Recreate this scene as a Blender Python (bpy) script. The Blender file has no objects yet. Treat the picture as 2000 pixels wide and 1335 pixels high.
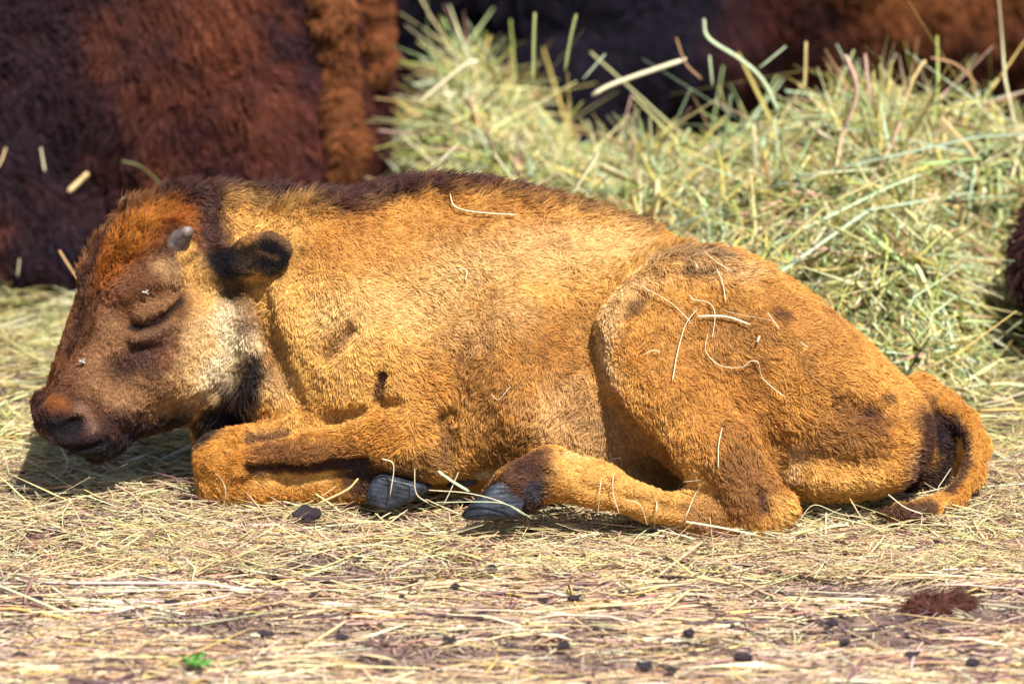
import bpy, math, random
import numpy as np
from mathutils import Vector

random.seed(7)
rng = np.random.default_rng(7)
S = bpy.context.scene
COL = S.collection

# ------------------------------------------------------------------ camera
ELEV = math.radians(14.0)
DIST, LENS, SENSOR = 12.0, 270.0, 36.0
FWD = np.array([0, math.cos(ELEV), -math.sin(ELEV)])
RIGHT = np.array([1.0, 0, 0])
UP = np.array([0, math.sin(ELEV), math.cos(ELEV)])
TARGET = np.array([0, 0, 0.237])
CAM = TARGET - FWD * DIST
cam_data = bpy.data.cameras.new('camera')
cam_data.lens, cam_data.sensor_width = LENS, SENSOR
cam_data.clip_start, cam_data.clip_end = 0.1, 500
cam_data.dof.use_dof = True
cam_data.dof.focus_distance = DIST - 0.2
cam_data.dof.aperture_fstop = 3.2
cam = bpy.data.objects.new('camera', cam_data)
cam.location = CAM
cam.rotation_euler = (math.pi / 2 - ELEV, 0, 0)
COL.objects.link(cam)
S.camera = cam

# ------------------------------------------------------------------ light
SUN_ELEV, SUN_AZ = math.radians(54), math.radians(24)     # azimuth measured from "behind the camera" towards +x
sun_dir = np.array([math.sin(SUN_AZ) * math.cos(SUN_ELEV), -math.cos(SUN_AZ) * math.cos(SUN_ELEV), math.sin(SUN_ELEV)])
world = bpy.data.worlds.new('World')
S.world = world
world.use_nodes = True
wn = world.node_tree.nodes
sky = wn.new('ShaderNodeTexSky')
sky.sky_type = 'NISHITA'
sky.sun_disc = False
sky.sun_elevation = SUN_ELEV
sky.sun_rotation = math.atan2(sun_dir[0], sun_dir[1])
world.node_tree.links.new(sky.outputs[0], wn['Background'].inputs[0])
wn['Background'].inputs[1].default_value = 0.07
sun_data = bpy.data.lights.new('sun', 'SUN')
sun_data.energy = 5.0
sun_data.angle = math.radians(0.5)
sun_data.color = (1.0, 0.94, 0.84)
sun = bpy.data.objects.new('sun', sun_data)
sun.rotation_euler = Vector(sun_dir).to_track_quat('Z', 'Y').to_euler()
sun.location = Vector(sun_dir) * 20
COL.objects.link(sun)
S.view_settings.view_transform = 'Standard'
S.view_settings.look = 'None'
S.view_settings.exposure = 0.6
S.view_settings.gamma = 1
S.render.engine = 'CYCLES'
S.cycles.max_bounces = 4
S.cycles.diffuse_bounces = 2
S.cycles.transparent_max_bounces = 4
S.cycles.use_adaptive_sampling = True
S.cycles.adaptive_threshold = 0.025
S.cycles_curves.shape = 'RIBBONS'
S.cycles_curves.subdivisions = 2

# ------------------------------------------------------------------ helpers
def ray(px, py):
    k = SENSOR / LENS / 2000.0
    d = FWD + RIGHT * (px - 1000) * k - UP * (py - 667.5) * k
    return d / np.linalg.norm(d)

def A(px, py, Y):
    """world point seen at photo coordinate (px, py) at the depth plane y = Y"""
    d = ray(px, py)
    return CAM + d * ((Y - CAM[1]) / d[1])

def unit(v):
    v = np.asarray(v, float)
    return v / (np.linalg.norm(v, axis=-1, keepdims=True) + 1e-12)

def lerp(a, b, t):
    return a + (b - a) * t

def sstep(a, b, x):
    t = np.clip((x - a) / (b - a), 0, 1)
    return t * t * (3 - 2 * t)

_PERM = np.random.default_rng(3).random(1 << 16).astype(np.float32)
def vnoise(p, seed=0):
    """value noise in 0..1 at points p (n,3)"""
    i = np.floor(p).astype(np.int64)
    f = (p - i).astype(np.float32)
    f = f * f * (3 - 2 * f)
    def h(dx, dy, dz):
        k = (i[:, 0] + dx) * 73856093 ^ (i[:, 1] + dy) * 19349663 ^ (i[:, 2] + dz) * 83492791 ^ (seed * 2654435)
        k = (k ^ (k >> 13)) * 1274126177
        return _PERM[(k ^ (k >> 16)) & 0xFFFF]
    x0 = lerp(lerp(h(0, 0, 0), h(1, 0, 0), f[:, 0]), lerp(h(0, 1, 0), h(1, 1, 0), f[:, 0]), f[:, 1])
    x1 = lerp(lerp(h(0, 0, 1), h(1, 0, 1), f[:, 0]), lerp(h(0, 1, 1), h(1, 1, 1), f[:, 0]), f[:, 1])
    return lerp(x0, x1, f[:, 2])

def vec_noise(p, seed=0):
    return np.stack([vnoise(p, seed + k) for k in range(3)], 1) * 2 - 1

def mesh_np(name, verts, faces, colors=None, smooth=True):
    """mesh from numpy arrays: verts (n,3), faces (m,3) or (m,4)"""
    me = bpy.data.meshes.new(name)
    nv, (nf, k) = len(verts), faces.shape
    me.vertices.add(nv)
    me.vertices.foreach_set('co', np.ascontiguousarray(verts, dtype=np.float32).ravel())
    me.loops.add(nf * k)
    me.loops.foreach_set('vertex_index', np.ascontiguousarray(faces, dtype=np.int32).ravel())
    me.polygons.add(nf)
    me.polygons.foreach_set('loop_start', np.arange(0, nf * k, k, dtype=np.int32))
    me.update(calc_edges=True)
    if smooth:
        me.polygons.foreach_set('use_smooth', np.ones(nf, dtype=bool))
    if colors is not None:
        a = me.color_attributes.new('tint', 'FLOAT_COLOR', 'POINT')
        c = np.ones((nv, 4), np.float32)
        c[:, :3] = colors
        a.data.foreach_set('color', c.ravel())
    me.validate()
    return me

def link(name, data, mat=None, parent=None):
    o = bpy.data.objects.new(name, data)
    COL.objects.link(o)
    if mat is not None and data is not None:
        data.materials.append(mat)
    if parent is not None:
        o.parent = parent
        o.matrix_parent_inverse = parent.matrix_world.inverted()
    return o

def tag(o, label=None, cat=None, group=None, kind=None):
    for k, v in (('label', label), ('category', cat), ('group', group), ('kind', kind)):
        if v:
            o[k] = v
    return o

def empty(name, loc):
    o = bpy.data.objects.new(name, None)
    COL.objects.link(o)
    o.location = loc
    o.empty_display_size = 0.05
    bpy.context.view_layer.update()
    return o

# ------------------------------------------------------------------ materials
def mat_attr(name, rough=0.85, spec=0.2, noise_scale=0, noise_amt=0.0, attr='tint', bump=0, sheen=0.0):
    m = bpy.data.materials.new(name)
    m.use_nodes = True
    nt = m.node_tree
    b = nt.nodes['Principled BSDF']
    at = nt.nodes.new('ShaderNodeAttribute')
    at.attribute_name = attr
    src = at.outputs['Color']
    if noise_amt:
        no = nt.nodes.new('ShaderNodeTexNoise')
        no.inputs['Scale'].default_value = noise_scale
        no.inputs['Detail'].default_value = 4
        tc = nt.nodes.new('ShaderNodeTexCoord')
        nt.links.new(tc.outputs['Object'], no.inputs['Vector'])
        mr = nt.nodes.new('ShaderNodeMapRange')
        mr.inputs[1].default_value, mr.inputs[2].default_value = 0.3, 0.7
        mr.inputs[3].default_value, mr.inputs[4].default_value = 1 - noise_amt, 1 + noise_amt
        nt.links.new(no.outputs['Fac'], mr.inputs[0])
        mx = nt.nodes.new('ShaderNodeVectorMath')
        mx.operation = 'SCALE'
        nt.links.new(src, mx.inputs[0])
        nt.links.new(mr.outputs[0], mx.inputs['Scale'])
        src = mx.outputs[0]
        if bump:
            bp = nt.nodes.new('ShaderNodeBump')
            bp.inputs['Strength'].default_value = bump
            bp.inputs['Distance'].default_value = 0.01
            nt.links.new(no.outputs['Fac'], bp.inputs['Height'])
            nt.links.new(bp.outputs[0], b.inputs['Normal'])
    nt.links.new(src, b.inputs['Base Color'])
    b.inputs['Roughness'].default_value = rough
    b.inputs['Specular IOR Level'].default_value = spec
    b.inputs['Sheen Weight'].default_value = sheen
    return m

def mat_noise(name, c1, c2, scale, rough=0.8, spec=0.3, bump=0.3, detail=6, coat=0.0):
    m = bpy.data.materials.new(name)
    m.use_nodes = True
    nt = m.node_tree
    b = nt.nodes['Principled BSDF']
    tc = nt.nodes.new('ShaderNodeTexCoord')
    no = nt.nodes.new('ShaderNodeTexNoise')
    no.inputs['Scale'].default_value = scale
    no.inputs['Detail'].default_value = detail
    nt.links.new(tc.outputs['Object'], no.inputs['Vector'])
    cr = nt.nodes.new('ShaderNodeValToRGB')
    cr.color_ramp.elements[0].position, cr.color_ramp.elements[1].position = 0.35, 0.65
    cr.color_ramp.elements[0].color, cr.color_ramp.elements[1].color = (*c1, 1), (*c2, 1)
    nt.links.new(no.outputs['Fac'], cr.inputs[0])
    nt.links.new(cr.outputs[0], b.inputs['Base Color'])
    bp = nt.nodes.new('ShaderNodeBump')
    bp.inputs['Strength'].default_value = bump
    bp.inputs['Distance'].default_value = 0.004
    nt.links.new(no.outputs['Fac'], bp.inputs['Height'])
    nt.links.new(bp.outputs[0], b.inputs['Normal'])
    b.inputs['Roughness'].default_value = rough
    b.inputs['Specular IOR Level'].default_value = spec
    b.inputs['Coat Weight'].default_value = coat
    return m

M_SKIN = mat_attr('hide', 0.8, 0.15, 220, 0.25, bump=0.4)
M_FUR = mat_attr('fur', 0.55, 0.22)
M_WOOL = mat_attr('wool', 0.7, 0.12)
M_STRAW = mat_attr('straw', 0.5, 0.35, 160, 0.18)
M_HORN = mat_noise('horn', (0.07, 0.05, 0.045), (0.24, 0.195, 0.175), 55, 0.5, 0.4, 0.6)
M_HOOF = mat_noise('hoof', (0.008, 0.010, 0.018), (0.045, 0.052, 0.078), 60, 0.42, 0.5, 0.8)
M_CLOD = mat_noise('clod', (0.035, 0.028, 0.04), (0.14, 0.11, 0.13), 120, 0.9, 0.2, 1.0)
M_MOUND = mat_noise('packed_hay', (0.09, 0.08, 0.03), (0.36, 0.31, 0.15), 45, 0.95, 0.1, 1.0)
M_GROUND = mat_noise('trodden_earth', (0.09, 0.06, 0.06), (0.30, 0.21, 0.17), 28, 0.95, 0.1, 1.0, 8)
M_LEAF = mat_noise('green_leaf', (0.06, 0.20, 0.03), (0.13, 0.36, 0.06), 80, 0.6, 0.3, 0.2)
M_FLY = mat_noise('fly', (0.10, 0.10, 0.11), (0.7, 0.7, 0.72), 400, 0.3, 0.6, 0.2)

# ------------------------------------------------------------------ sculpting field (signed distance, smooth unions)
class Field:
    def __init__(self, lo, hi, h):
        self.lo, self.h = np.array(lo, float), h
        self.n = np.ceil((np.array(hi) - self.lo) / h).astype(int) + 1
        self.F = np.full(self.n, 1.0, np.float32)

    def _box(self, lo, hi):
        a = np.clip(np.floor((lo - self.lo) / self.h).astype(int), 0, self.n)
        b = np.clip(np.ceil((hi - self.lo) / self.h).astype(int) + 1, 0, self.n)
        sl = tuple(slice(i, j) for i, j in zip(a, b))
        ax = [(self.lo[k] + self.h * np.arange(a[k], b[k])).astype(np.float32) for k in range(3)]
        return sl, (ax[0][:, None, None], ax[1][None, :, None], ax[2][None, None, :])

    def put(self, fn, lo, hi, k, cut=False):
        m = k + 3 * self.h
        sl, P = self._box(np.asarray(lo) - m, np.asarray(hi) + m)
        d = fn(*P)
        a = self.F[sl]
        if cut:
            h = np.clip(k - np.abs(a + d), 0, None) / k
            self.F[sl] = np.maximum(a, -d) + h * h * k * 0.25
        else:
            h = np.clip(k - np.abs(a - d), 0, None) / k
            self.F[sl] = np.minimum(a, d) - h * h * k * 0.25

    def cone(self, a, ra, b, rb, k=0.02, cut=False):
        a, b = np.asarray(a, float), np.asarray(b, float)
        ba = b - a
        L2 = ba @ ba + 1e-12
        def fn(x, y, z):
            t = np.clip(((x - a[0]) * ba[0] + (y - a[1]) * ba[1] + (z - a[2]) * ba[2]) / L2, 0, 1)
            return np.sqrt((x - a[0] - t * ba[0]) ** 2 + (y - a[1] - t * ba[1]) ** 2 + (z - a[2] - t * ba[2]) ** 2) - (ra + (rb - ra) * t)
        r = max(ra, rb)
        self.put(fn, np.minimum(a, b) - r, np.maximum(a, b) + r, k, cut)

    def chain(self, pts, k=0.02, cut=False):
        for (a, ra), (b, rb) in zip(pts, pts[1:]):
            self.cone(a, ra, b, rb, k, cut)

    def ell(self, c, r, R=None, k=0.02, cut=False):
        """ellipsoid: centre, radii along the rows of R"""
        c, r = np.asarray(c, float), np.asarray(r, float)
        R = np.eye(3) if R is None else np.asarray(R, float)
        def fn(x, y, z):
            q = [(x - c[0]) * R[i, 0] + (y - c[1]) * R[i, 1] + (z - c[2]) * R[i, 2] for i in range(3)]
            k0 = np.sqrt(sum((q[i] / r[i]) ** 2 for i in range(3)))
            k1 = np.sqrt(sum((q[i] / r[i] ** 2) ** 2 for i in range(3))) + 1e-9
            return k0 * (k0 - 1) / k1
        m = r.max()
        self.put(fn, c - m, c + m, k, cut)

    def mesh(self, smooth=2):
        """surface nets"""
        F = self.F
        neg = F < 0
        nx, ny, nz = F.shape
        cnt = np.zeros((nx - 1, ny - 1, nz - 1), np.uint8)
        for i in (0, 1):
            for j in (0, 1):
                for k in (0, 1):
                    cnt += neg[i:nx - 1 + i, j:ny - 1 + j, k:nz - 1 + k]
        act = (cnt > 0) & (cnt < 8)
        ids = np.full(act.shape, -1, np.int32)
        cells = np.argwhere(act)
        ids[act] = np.arange(len(cells))
        acc = np.zeros((len(cells), 3))
        num = np.zeros(len(cells))
        corners = [(i, j, k) for i in (0, 1) for j in (0, 1) for k in (0, 1)]
        val = {c: F[cells[:, 0] + c[0], cells[:, 1] + c[1], cells[:, 2] + c[2]] for c in corners}
        for c in corners:
            for ax in range(3):
                if c[ax] == 0:
                    d = list(c); d[ax] = 1; d = tuple(d)
                    a, b = val[c], val[d]
                    cr = (a < 0) != (b < 0)
                    t = np.where(cr, a / np.where(cr, a - b, 1), 0)
                    p = np.tile(np.array(c, float), (len(cells), 1))
                    p[:, ax] = t
                    acc[cr] += p[cr]
                    num[cr] += 1
        V = self.lo + self.h * (cells + acc / num[:, None])
        Q = []
        for ax in range(3):
            b, c = (ax + 1) % 3, (ax + 2) % 3
            sl0 = [slice(1, -1)] * 3; sl0[ax] = slice(0, -1)
            sl1 = list(sl0); sl1[ax] = slice(1, None)
            n0, n1 = neg[tuple(sl0)], neg[tuple(sl1)]
            e = np.argwhere(n0 != n1)
            flip = n1[tuple(e.T)]
            off = np.ones(3, int); off[ax] = 0
            e = e + off
            def cid(db, dc):
                q = e.copy(); q[:, b] -= db; q[:, c] -= dc
                return ids[q[:, 0], q[:, 1], q[:, 2]]
            q = np.stack([cid(0, 0), cid(1, 0), cid(1, 1), cid(0, 1)], 1)
            q[flip] = q[flip][:, ::-1]
            Q.append(q)
        Q = np.concatenate(Q)
        Q = Q[(Q >= 0).all(1)]
        for _ in range(smooth):
            s = np.zeros_like(V); n = np.zeros(len(V))
            for i in range(4):
                for j in (1, 3):
                    np.add.at(s, Q[:, i], V[Q[:, (i + j) % 4]])
                    np.add.at(n, Q[:, i], 1)
            V = V * 0.5 + 0.5 * s / n[:, None]
        return V, Q

def vert_normals(V, Q):
    fn = np.cross(V[Q[:, 2]] - V[Q[:, 0]], V[Q[:, 3]] - V[Q[:, 1]])
    N = np.zeros_like(V)
    for i in range(4):
        np.add.at(N, Q[:, i], fn)
    return unit(N), 0.5 * np.linalg.norm(fn, axis=1)

def frame(xdir, up):
    x = unit(np.asarray(xdir, float))
    y = unit(np.cross(np.asarray(up, float), x))
    return np.stack([x, y, np.cross(x, y)])

def sweep(F, st, axis_y, k=0.03, n=2.2, egg=0.12):
    """torso along x: stations (x, ztop, zbottom, halfwidth)"""
    st = np.array(st, float)
    xs = np.linspace(st[0, 0], st[-1, 0], 400)
    def ev(col):
        y = np.interp(xs, st[:, 0], st[:, col])
        ker = np.hanning(23); ker /= ker.sum()
        return np.convolve(np.pad(y, 11, 'edge'), ker, 'valid')
    T, B, W = ev(1), ev(2), ev(3)
    def fn(x, y, z):
        t, b, w = (np.interp(x, xs, a).astype(np.float32) for a in (T, B, W))
        zc, hz = (t + b) / 2, np.maximum((t - b) / 2, 0.004)
        q = np.clip((z - zc) / hz, -1.5, 1.5)
        ww = np.maximum(w * (1 - egg * q), 0.004)
        r = (np.abs((y - axis_y) / ww) ** n + np.abs((z - zc) / hz) ** n) ** (1 / n)
        d = (r - 1) * np.minimum(hz, ww)
        ends = np.maximum(xs[0] - x, x - xs[-1])
        return np.maximum(d, ends)
    F.put(fn, (xs[0], axis_y - W.max() * 1.2, B.min()), (xs[-1], axis_y + W.max() * 1.2, T.max()), k)

# ------------------------------------------------------------------ the calf: sculpt
TH = math.radians(26.5)                                   # the head is turned towards the viewer
HN = np.array([math.sin(TH), -math.cos(TH), 0])           # the head's near side
HF = np.array([-math.cos(TH), -math.sin(TH), 0])          # horizontal forward of the head
HO = A(352, 360, -0.03)                                   # poll
def H(px, py, lat):
    d = ray(px, py)
    return CAM + d * ((lat - (CAM - HO) @ HN) / (d @ HN))

F = Field((-0.80, -0.47, -0.03), (0.82, 0.27, 0.57), 0.004)

def st(px, top, bot, w, Y=0.0):
    a, b = A(px, top, Y), A(px, bot, Y)
    return (a[0], a[2], b[2], w)
sweep(F, [st(350, 420, 500, .03), st(395, 406, 560, .055), st(430, 402, 640, .075), st(480, 412, 760, .100), st(540, 414, 870, .118), st(610, 404, 935, .135),
          st(700, 378, 950, .150), st(790, 362, 955, .160), st(870, 358, 957, .166), st(960, 366, 957, .172), st(1060, 388, 957, .180),
          st(1160, 415, 957, .188), st(1260, 450, 957, .192), st(1360, 488, 957, .19), st(1460, 520, 957, .185), st(1560, 566, 950, .172),
          st(1640, 625, 940, .155), st(1720, 698, 925, .125), st(1790, 768, 900, .085), st(1830, 800, 870, .05), st(1850, 825, 850, .01)], 0.0)

# shoulder, upper arm, chest
F.ell(A(700, 610, -.085), (.125, .085, .17), frame((1, 0, .35), (0, 0, 1)), k=.05)
F.ell(A(800, 760, -.115), (.13, .075, .11), frame((1, 0, -.5), (0, 0, 1)), k=.05)
F.chain([(A(640, 560, -.08), .10), (A(760, 800, -.12), .085), (A(840, 850, -.145), .055)], k=.05)
F.ell(A(590, 760, -.05), (.085, .085, .13), k=.05)
F.ell(A(1010, 730, -.11), (.16, .105, .15), k=.06)         # ribs
F.ell(A(1150, 800, -.12), (.16, .11, .12), k=.06)          # belly
# neck folds
F.chain([(A(600, 510, -.06), .085), (A(560, 610, -.065), .085), (A(555, 720, -.07), .07)], k=.05)
F.chain([(A(512, 600, -.165), .010), (A(525, 680, -.17), .014), (A(560, 770, -.17), .010)], k=.03, cut=True)
F.chain([(A(640, 690, -.19), .006), (A(680, 640, -.20), .008)], k=.03, cut=True)
F.chain([(A(745, 735, -.21), .008), (A(735, 775, -.21), .008)], k=.02, cut=True)
F.chain([(A(888, 700, -.235), .008), (A(890, 780, -.238), .014), (A(880, 880, -.225), .022)], k=.025, cut=True)
F.chain([(A(760, 795, -.225), .006), (A(640, 825, -.20), .010), (A(520, 842, -.185), .012)], k=.02, cut=True)
F.chain([(A(690, 908, -.195), .006), (A(600, 915, -.185), .009), (A(490, 920, -.178), .008)], k=.012, cut=True)

# near foreleg: forearm to the knee, then folded back
F.chain([(A(850, 862, -.15), .052), (A(760, 850, -.155), .046), (A(600, 870, -.15), .040), (A(480, 885, -.14), .036), (A(432, 893, -.135), .036)], k=.025)
F.chain([(A(428, 898, -.135), .032), (A(428, 940, -.13), .032)], k=.03)
F.chain([(A(426, 948, -.13), .030), (A(500, 952, -.135), .027), (A(600, 950, -.14), .024), (A(680, 942, -.145), .026), (A(722, 938, -.145), .027), (A(770, 942, -.145), .022)], k=.018)
# far foreleg, folded likewise
F.chain([(A(800, 850, .12), .05), (A(520, 880, .12), .04), (A(440, 890, .11), .036), (A(430, 915, .11), .034), (A(600, 925, .12), .026), (A(760, 925, .12), .026)], k=.025)
# far hind foot stretched forward under the belly
F.chain([(A(1100, 905, .02), .03), (A(985, 928, -.04), .024), (A(930, 938, -.07), .024)], k=.02)

# hindquarter
F.ell(A(1400, 625, -.12), (.17, .085, .10), frame((1, 0, -.35), (0, 0, 1)), k=.05)
F.chain([(A(1400, 572, -.145), .050), (A(1300, 580, -.185), .050), (A(1235, 640, -.215), .055)], k=.03)        # hip to stifle
F.ell(A(1470, 730, -.17), (.22, .105, .15), frame((1, 0, -.62), (0, 0, 1)), k=.05)
F.ell(A(1335, 730, -.225), (.125, .075, .125), frame((.75, 0, -1), (0, 0, 1)), k=.025)
F.ell(A(1650, 820, -.13), (.145, .095, .105), frame((1, 0, -.45), (0, 0, 1)), k=.05)
F.ell(A(1620, 890, -.16), (.12, .075, .062), frame((1, 0, .05), (0, 0, 1)), k=.04)
F.chain([(A(1320, 760, -.235), .085), (A(1392, 860, -.255), .072), (A(1440, 930, -.265), .054), (A(1468, 990, -.28), .045)], k=.04)
F.chain([(A(1465, 985, -.28), .042), (A(1526, 990, -.285), .026)], k=.03)
F.chain([(A(1475, 1003, -.28), .041), (A(1380, 998, -.285), .035), (A(1270, 973, -.29), .031), (A(1160, 944, -.29), .032), (A(1078, 924, -.29), .038)], k=.02)
F.chain([(A(1072, 922, -.29), .037), (A(1010, 950, -.29), .032), (A(968, 982, -.285), .027)], k=.02)
F.chain([(A(1050, 962, -.30), .018), (A(1038, 985, -.30), .012)], k=.015)      # dewclaw
F.chain([(A(1548, 945, -.245), .018), (A(1520, 880, -.275), .016), (A(1470, 800, -.30), .010)], k=.03, cut=True)
# groove along the front edge of the thigh
F.chain([(A(1150, 640, -.235), .010), (A(1150, 720, -.245), .018), (A(1190, 800, -.26), .030), (A(1265, 890, -.275), .040), (A(1300, 925, -.275), .036)], k=.015, cut=True)
F.chain([(A(1160, 560, -.225), .012), (A(1230, 505, -.20), .012), (A(1330, 470, -.165), .010)], k=.03, cut=True)

# tail
TAIL = [(A(1800, 772, -.01), .034), (A(1850, 796, -.02), .021), (A(1888, 826, -.03), .017), (A(1912, 872, -.045), .017), (A(1900, 928, -.075), .016),
        (A(1866, 970, -.14), .015), (A(1810, 992, -.19), .013), (A(1760, 1000, -.21), .011), (A(1716, 1002, -.22), .006)]
F.chain(TAIL, k=.015)
F.ell(A(1790, 900, -.01), (.056, .06, .080), k=.03)
F.ell(A(1838, 880, .035), (.045, .025, .085), k=.02)

# head: swept along the face axis
dors = [(376, 390), (345, 388), (300, 400), (258, 426), (220, 468), (192, 520), (173, 574), (156, 640), (136, 700), (110, 750), (92, 785), (86, 815), (88, 830)]
vent = [(560, 520), (545, 600), (510, 680), (455, 765), (385, 815), (320, 836), (262, 852), (222, 872), (190, 880), (160, 880)]
HA_ = H(92, 830, 0) - HO
HX = unit(HA_)                                            # poll to nose
HZ = unit(np.cross(HN, HX))
if HZ[2] < 0:
    HZ = -HZ
def hl(p):
    q = p - HO
    return q @ HX, q @ HZ
ds = np.array(sorted(hl(H(a, b, 0)) for a, b in dors))
vs = np.array(sorted(hl(H(a, b, 0)) for a, b in vent))
HLEN = ds[:, 0].max()
s0, d0 = ds[0]
ds = np.concatenate([[(s0 - .07, d0 - .12), (s0 - .03, d0 - .025)], ds])
wid = np.array([(-.08, .03), (0, .062), (.05, .082), (.10, .098), (.16, .104), (.22, .096), (.28, .078), (.33, .062), (.37, .055), (.41, .055), (.435, .044), (.455, .02)])
def head_fn(x, y, z):
    q0, q1, q2 = x - HO[0], y - HO[1], z - HO[2]
    s = q0 * HX[0] + q1 * HX[1] + q2 * HX[2]
    d = q0 * HZ[0] + q1 * HZ[1] + q2 * HZ[2]
    l = q0 * HN[0] + q1 * HN[1] + q2 * HN[2]
    t, b, w = np.interp(s, ds[:, 0], ds[:, 1]), np.interp(s, vs[:, 0], vs[:, 1]), np.interp(s, wid[:, 0], wid[:, 1])
    c, hz = (t + b) / 2, np.maximum((t - b) / 2, .004)
    u = (d - c) / hz
    ww = w * (1 - .18 * np.clip(-u, 0, 1.3) ** 1.5 - .10 * np.clip(u, 0, 1))
    n = 2.35
    r = (np.abs(l / ww) ** n + np.abs(u) ** n) ** (1 / n)
    return np.maximum((r - 1) * np.minimum(hz, ww), np.maximum(-.07 - s, s - HLEN))
F.put(head_fn, HO - .5, HO + .5, .03)
def both(fn):
    fn(1); fn(-1)
def hm(px, py, lat, s):
    """mirror of a near-side head point for s = -1"""
    p = H(px, py, lat)
    return p if s > 0 else p - 2 * ((p - HO) @ HN) * HN
HR = np.stack([HX, HN, HZ])
def head_side(s):
    n = s * HN
    F.ell(hm(405, 660, .058, s), (.085, .042, .085), HR, k=.04)                  # jaw muscle
    F.chain([(hm(345, 480, .070, s), .036), (hm(300, 545, .078, s), .026), (hm(245, 575, .066, s), .018)], k=.03)   # brow
    F.chain([(hm(225, 640, .052, s), .018), (hm(170, 760, .038, s), .020)], k=.04)
    F.chain([(hm(330, 700, .070, s), .022), (hm(240, 790, .050, s), .02)], k=.04)
    # muzzle side and nostril wing
    F.ell(hm(168, 838, .034, s), (.040, .026, .044), HR, k=.025)
    F.chain([(hm(108, 800, .024, s), .018), (hm(150, 808, .036, s), .014), (hm(165, 832, .042, s), .011)], k=.015)
    F.chain([(hm(100, 840, .030, s), .011), (hm(124, 840, .044, s), .015), (hm(150, 824, .056, s), .011)], k=.006, cut=True)
    # mouth line
    F.chain([(hm(130, 878, .046, s), .004), (hm(190, 872, .060, s), .006), (hm(250, 846, .062, s), .006), (hm(285, 828, .060, s), .004)], k=.008, cut=True)
both(head_side)
F.ell(H(114, 826, 0), (.030, .042, .036), HR, k=.02)                            # nose pad
F.ell(H(205, 850, 0), (.046, .038, .024), HR, k=.02)                            # chin
# closed eye: upper lid dome, narrow slit, lower lid fold
def eye_side(s):
    e0, e1 = hm(256, 640, .09, s), hm(354, 590, .09, s)
    R = frame(e1 - e0, s * HN)
    F.ell(hm(306, 594, .085, s), (.044, .028, .024), R, k=.012)
    F.chain([(hm(262, 656, .083, s), .008), (hm(300, 654, .086, s), .011), (hm(338, 630, .087, s), .010), (hm(358, 598, .086, s), .007)], k=.012)
    F.chain([(hm(250, 644, .096, s), .004), (hm(282, 638, .104, s), .008), (hm(318, 622, .107, s), .008), (hm(341, 604, .105, s), .007), (hm(356, 582, .099, s), .004)], k=.005, cut=True)
both(eye_side)
# throat tuft base and poll
F.chain([(H(500, 700, .03), .045), (H(455, 780, .02), .036), (H(418, 838, .01), .02)], k=.04)
F.ell(H(356, 408, 0), (.035, .05, .024), HR, k=.03)
# ears
def ear_side(s):
    o = .0
    base, mid, tip = hm(420, 520, .092, s), hm(468, 512, .135, s), hm(560, 490, .185, s)
    F.chain([(base, .030), (mid, .021)], k=.025)
    R = frame(tip - base, s * HN + np.array([0, 0, .25]))           # x along the ear, z facing outwards
    c = hm(508, 498, .168, s)
    F.ell(c, (.058, .036, .011), R, k=.010)
    F.ell(c + R[2] * .0155 + R[0] * .004, (.049, .027, .0105), R, k=.005, cut=True)
both(ear_side)

CV, CQ = F.mesh(2)
CN, CA = vert_normals(CV, CQ)
del F
print('calf mesh', CV.shape, CQ.shape)

# ------------------------------------------------------------------ the calf: coat markings, painted highlights and fold shade
calf = empty('bison_calf', (0, 0, 0))
tag(calf, 'small orange-tan bison calf dozing on the straw with its legs folded', 'bison calf')
body_mesh = mesh_np('body', CV, CQ)
body = link('body', body_mesh, M_SKIN, calf)
bpy.context.view_layer.update()

def on_body(px, py, lift=0.0):
    d = ray(px, py)
    ok, loc, nor, _ = body.ray_cast(Vector(CAM), Vector(d))
    if not ok:
        return None
    return np.array(loc) + np.array(nor) * lift

def mask(P, pts, r, soft=.5, rag=.25, seed=0):
    """1 inside the stroke through photo points laid on the coat, ragged soft edge; r in photo pixels"""
    r = r * .0008
    out = np.zeros(len(P))
    q = [x for x in (on_body(*p) for p in pts) if x is not None]
    if not q:
        return out
    if len(q) == 1:
        q = q * 2
    q = np.array(q)
    m = r * (1 + soft) * 2
    idx = np.nonzero(((P > q.min(0) - m) & (P < q.max(0) + m)).all(1))[0]
    p = P[idx]
    best = np.full(len(p), 9.0)
    for a, b in zip(q, q[1:]):
        ba = b - a
        t = np.clip(((p - a) @ ba) / (ba @ ba + 1e-12), 0, 1)
        best = np.minimum(best, np.linalg.norm(p - a - t[:, None] * ba, axis=1))
    if rag:
        best = best * (1 + rag * (vnoise(p / .014, seed) * 2 - 1) + rag * .6 * (vnoise(p / .005, seed + 5) * 2 - 1))
    out[idx] = 1 - sstep(r * (1 - soft), r * (1 + soft), best)
    return out

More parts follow.
